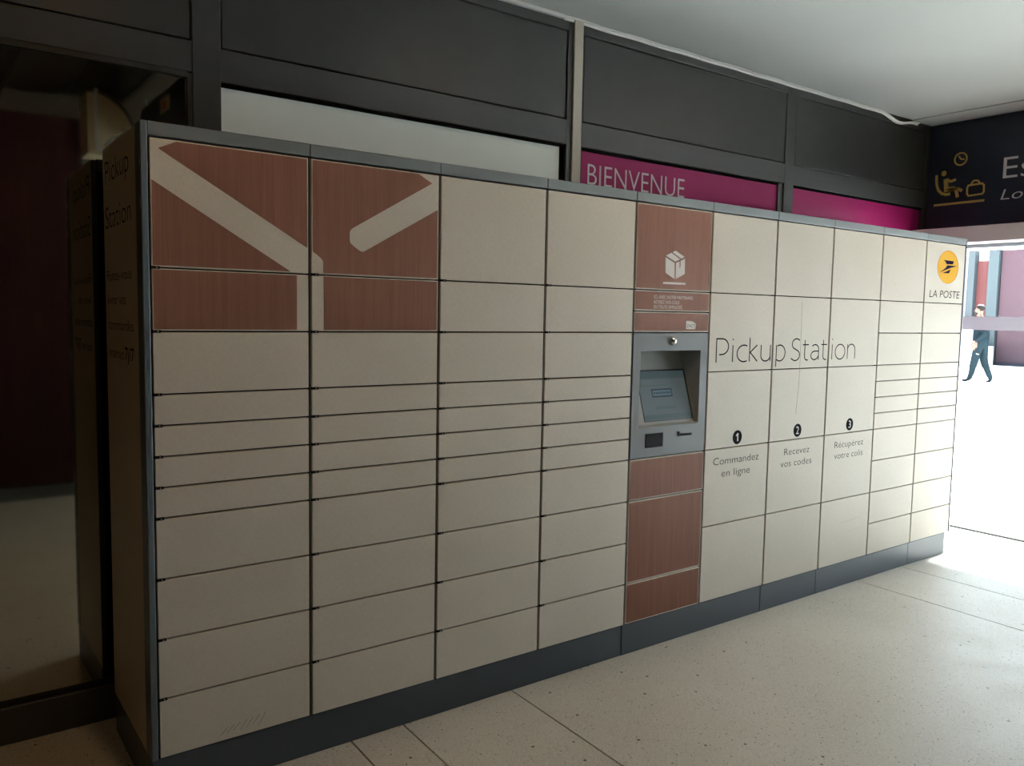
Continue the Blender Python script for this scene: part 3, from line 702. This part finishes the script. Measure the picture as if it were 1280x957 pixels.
for a, b in ('pelvis waist', 'waist chest', 'chest neckb', 'neckb neck', 'neck jaw', 'jaw head', 'head crown', 'pelvis hl', 'hl kl', 'kl al', 'al fl', 'fl tl', 'pelvis hr', 'hr kr', 'kr ar', 'ar fr', 'fr tr',
             'chest sl', 'sl el', 'el wl', 'wl pl', 'chest sr', 'sr er', 'er wr', 'wr pr') and [q.split() for q in ('pelvis waist', 'waist chest', 'chest neckb', 'neckb neck', 'neck jaw', 'jaw head', 'head crown', 'pelvis hl', 'hl kl', 'kl al', 'al fl', 'fl tl', 'pelvis hr', 'hr kr', 'kr ar', 'ar fr', 'fr tr', 'chest sl', 'sl el', 'el wl', 'wl pl', 'chest sr', 'sr er', 'er wr', 'wr pr')]:
    E_.append((a, b))
names = list(V); me = bpy.data.meshes.new('skel'); me.from_pydata([V[n][0] for n in names], [(names.index(a), names.index(b)) for a, b in E_], [])
so = bpy.data.objects.new('skel', me); C.objects.link(so)
sk = so.modifiers.new('Skin', 'SKIN'); sk.use_smooth_shade = True
for i, n in enumerate(names):
    sv = me.skin_vertices[0].data[i]; sv.radius = V[n][1]; sv.use_root = (n == 'pelvis')
ss = so.modifiers.new('Sub', 'SUBSURF'); ss.levels = 2; ss.render_levels = 2
dg = bpy.context.evaluated_depsgraph_get(); dg.update()
bme = bpy.data.meshes.new_from_object(so.evaluated_get(dg)); bpy.data.objects.remove(so)
bm = bmesh.new(); bm.from_mesh(bme)
for w_, sgn, px_ in (((-.235, .10, .935), -1, 'l'), ((.225, .285, .865), 1, 'r')):     # five fingers on each hand
    for k in range(4):
        bx_ = w_[0] + (k - 1.5) * .017; ln = (.062, .075, .070, .055)[k]
        tube_bm(bm, [(bx_, w_[1] - .005, w_[2]), (bx_, w_[1] + .020, w_[2] - ln * .45), (bx_, w_[1] + .018, w_[2] - ln * .8), (bx_, w_[1] + .004, w_[2] - ln)], [.0095, .009, .008, .006], 6)
    tube_bm(bm, [(w_[0] - sgn * .025, w_[1] - .02, w_[2] + .03), (w_[0] - sgn * .042, w_[1] + .015, w_[2] + .01), (w_[0] - sgn * .040, w_[1] + .030, w_[2] - .018)], [.011, .010, .007], 6)
tube_bm(bm, [(0, .165, 1.715), (0, .200, 1.672), (0, .185, 1.662)], [.009, .015, .010], 6)     # nose
for s in (-1, 1): tube_bm(bm, [(s * .078, .075, 1.735), (s * .088, .065, 1.705), (s * .080, .075, 1.665)], [.010, .016, .009], 6)   # ears
bmesh.ops.recalc_face_normals(bm, faces=bm.faces[:])
for f in bm.faces:
    c_ = f.calc_center_median(); f.smooth = True
    hand = (abs(c_.x) > .155 and .79 < c_.z < 1.02 and c_.y > .03)
    if c_.z > 1.545 or (hand and c_.z < .985): f.material_index = 0
    elif c_.z > .97 : f.material_index = 1
    elif c_.z > .085: f.material_index = 2
    else: f.material_index = 3
bme2 = bpy.data.meshes.new('body'); bm.to_mesh(bme2); bm.free()
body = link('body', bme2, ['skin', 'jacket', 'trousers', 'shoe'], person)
def blob(name, c, r, material, cut=None, segs=(16, 10)):
    bm = bmesh.new(); bmesh.ops.create_uvsphere(bm, u_segments=segs[0], v_segments=segs[1], radius=1)
    for vv in bm.verts: vv.co = Vector((vv.co.x * r[0] + c[0], vv.co.y * r[1] + c[1], vv.co.z * r[2] + c[2]))
    if cut: bmesh.ops.bisect_plane(bm, geom=bm.verts[:] + bm.edges[:] + bm.faces[:], plane_co=cut[0], plane_no=cut[1], clear_outer=True)
    for f in bm.faces: f.smooth = True
    return link(name, finish(bm, name), material, person)
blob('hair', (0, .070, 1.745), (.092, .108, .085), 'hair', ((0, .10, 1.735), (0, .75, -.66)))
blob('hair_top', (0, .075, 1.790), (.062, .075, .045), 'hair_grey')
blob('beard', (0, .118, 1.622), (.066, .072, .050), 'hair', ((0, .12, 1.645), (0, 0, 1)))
for s in (-1, 1):
    blob('eye', (s * .034, .172, 1.715), (.012, .010, .008), 'ink_black', None, (8, 6))
blob('mouth', (0, .186, 1.640), (.024, .008, .005), 'far_red', None, (8, 6))
flat('trouser_mark', [ribbon([(-.022, .014), (-.010, .0), (.036, .018)], .009)[0]], Plane((-.206, -.02, .67), (0, 1, 0), (0, 0, 1), (-1, 0, 0)), 'shirt_white', None, 0, .002).parent = person
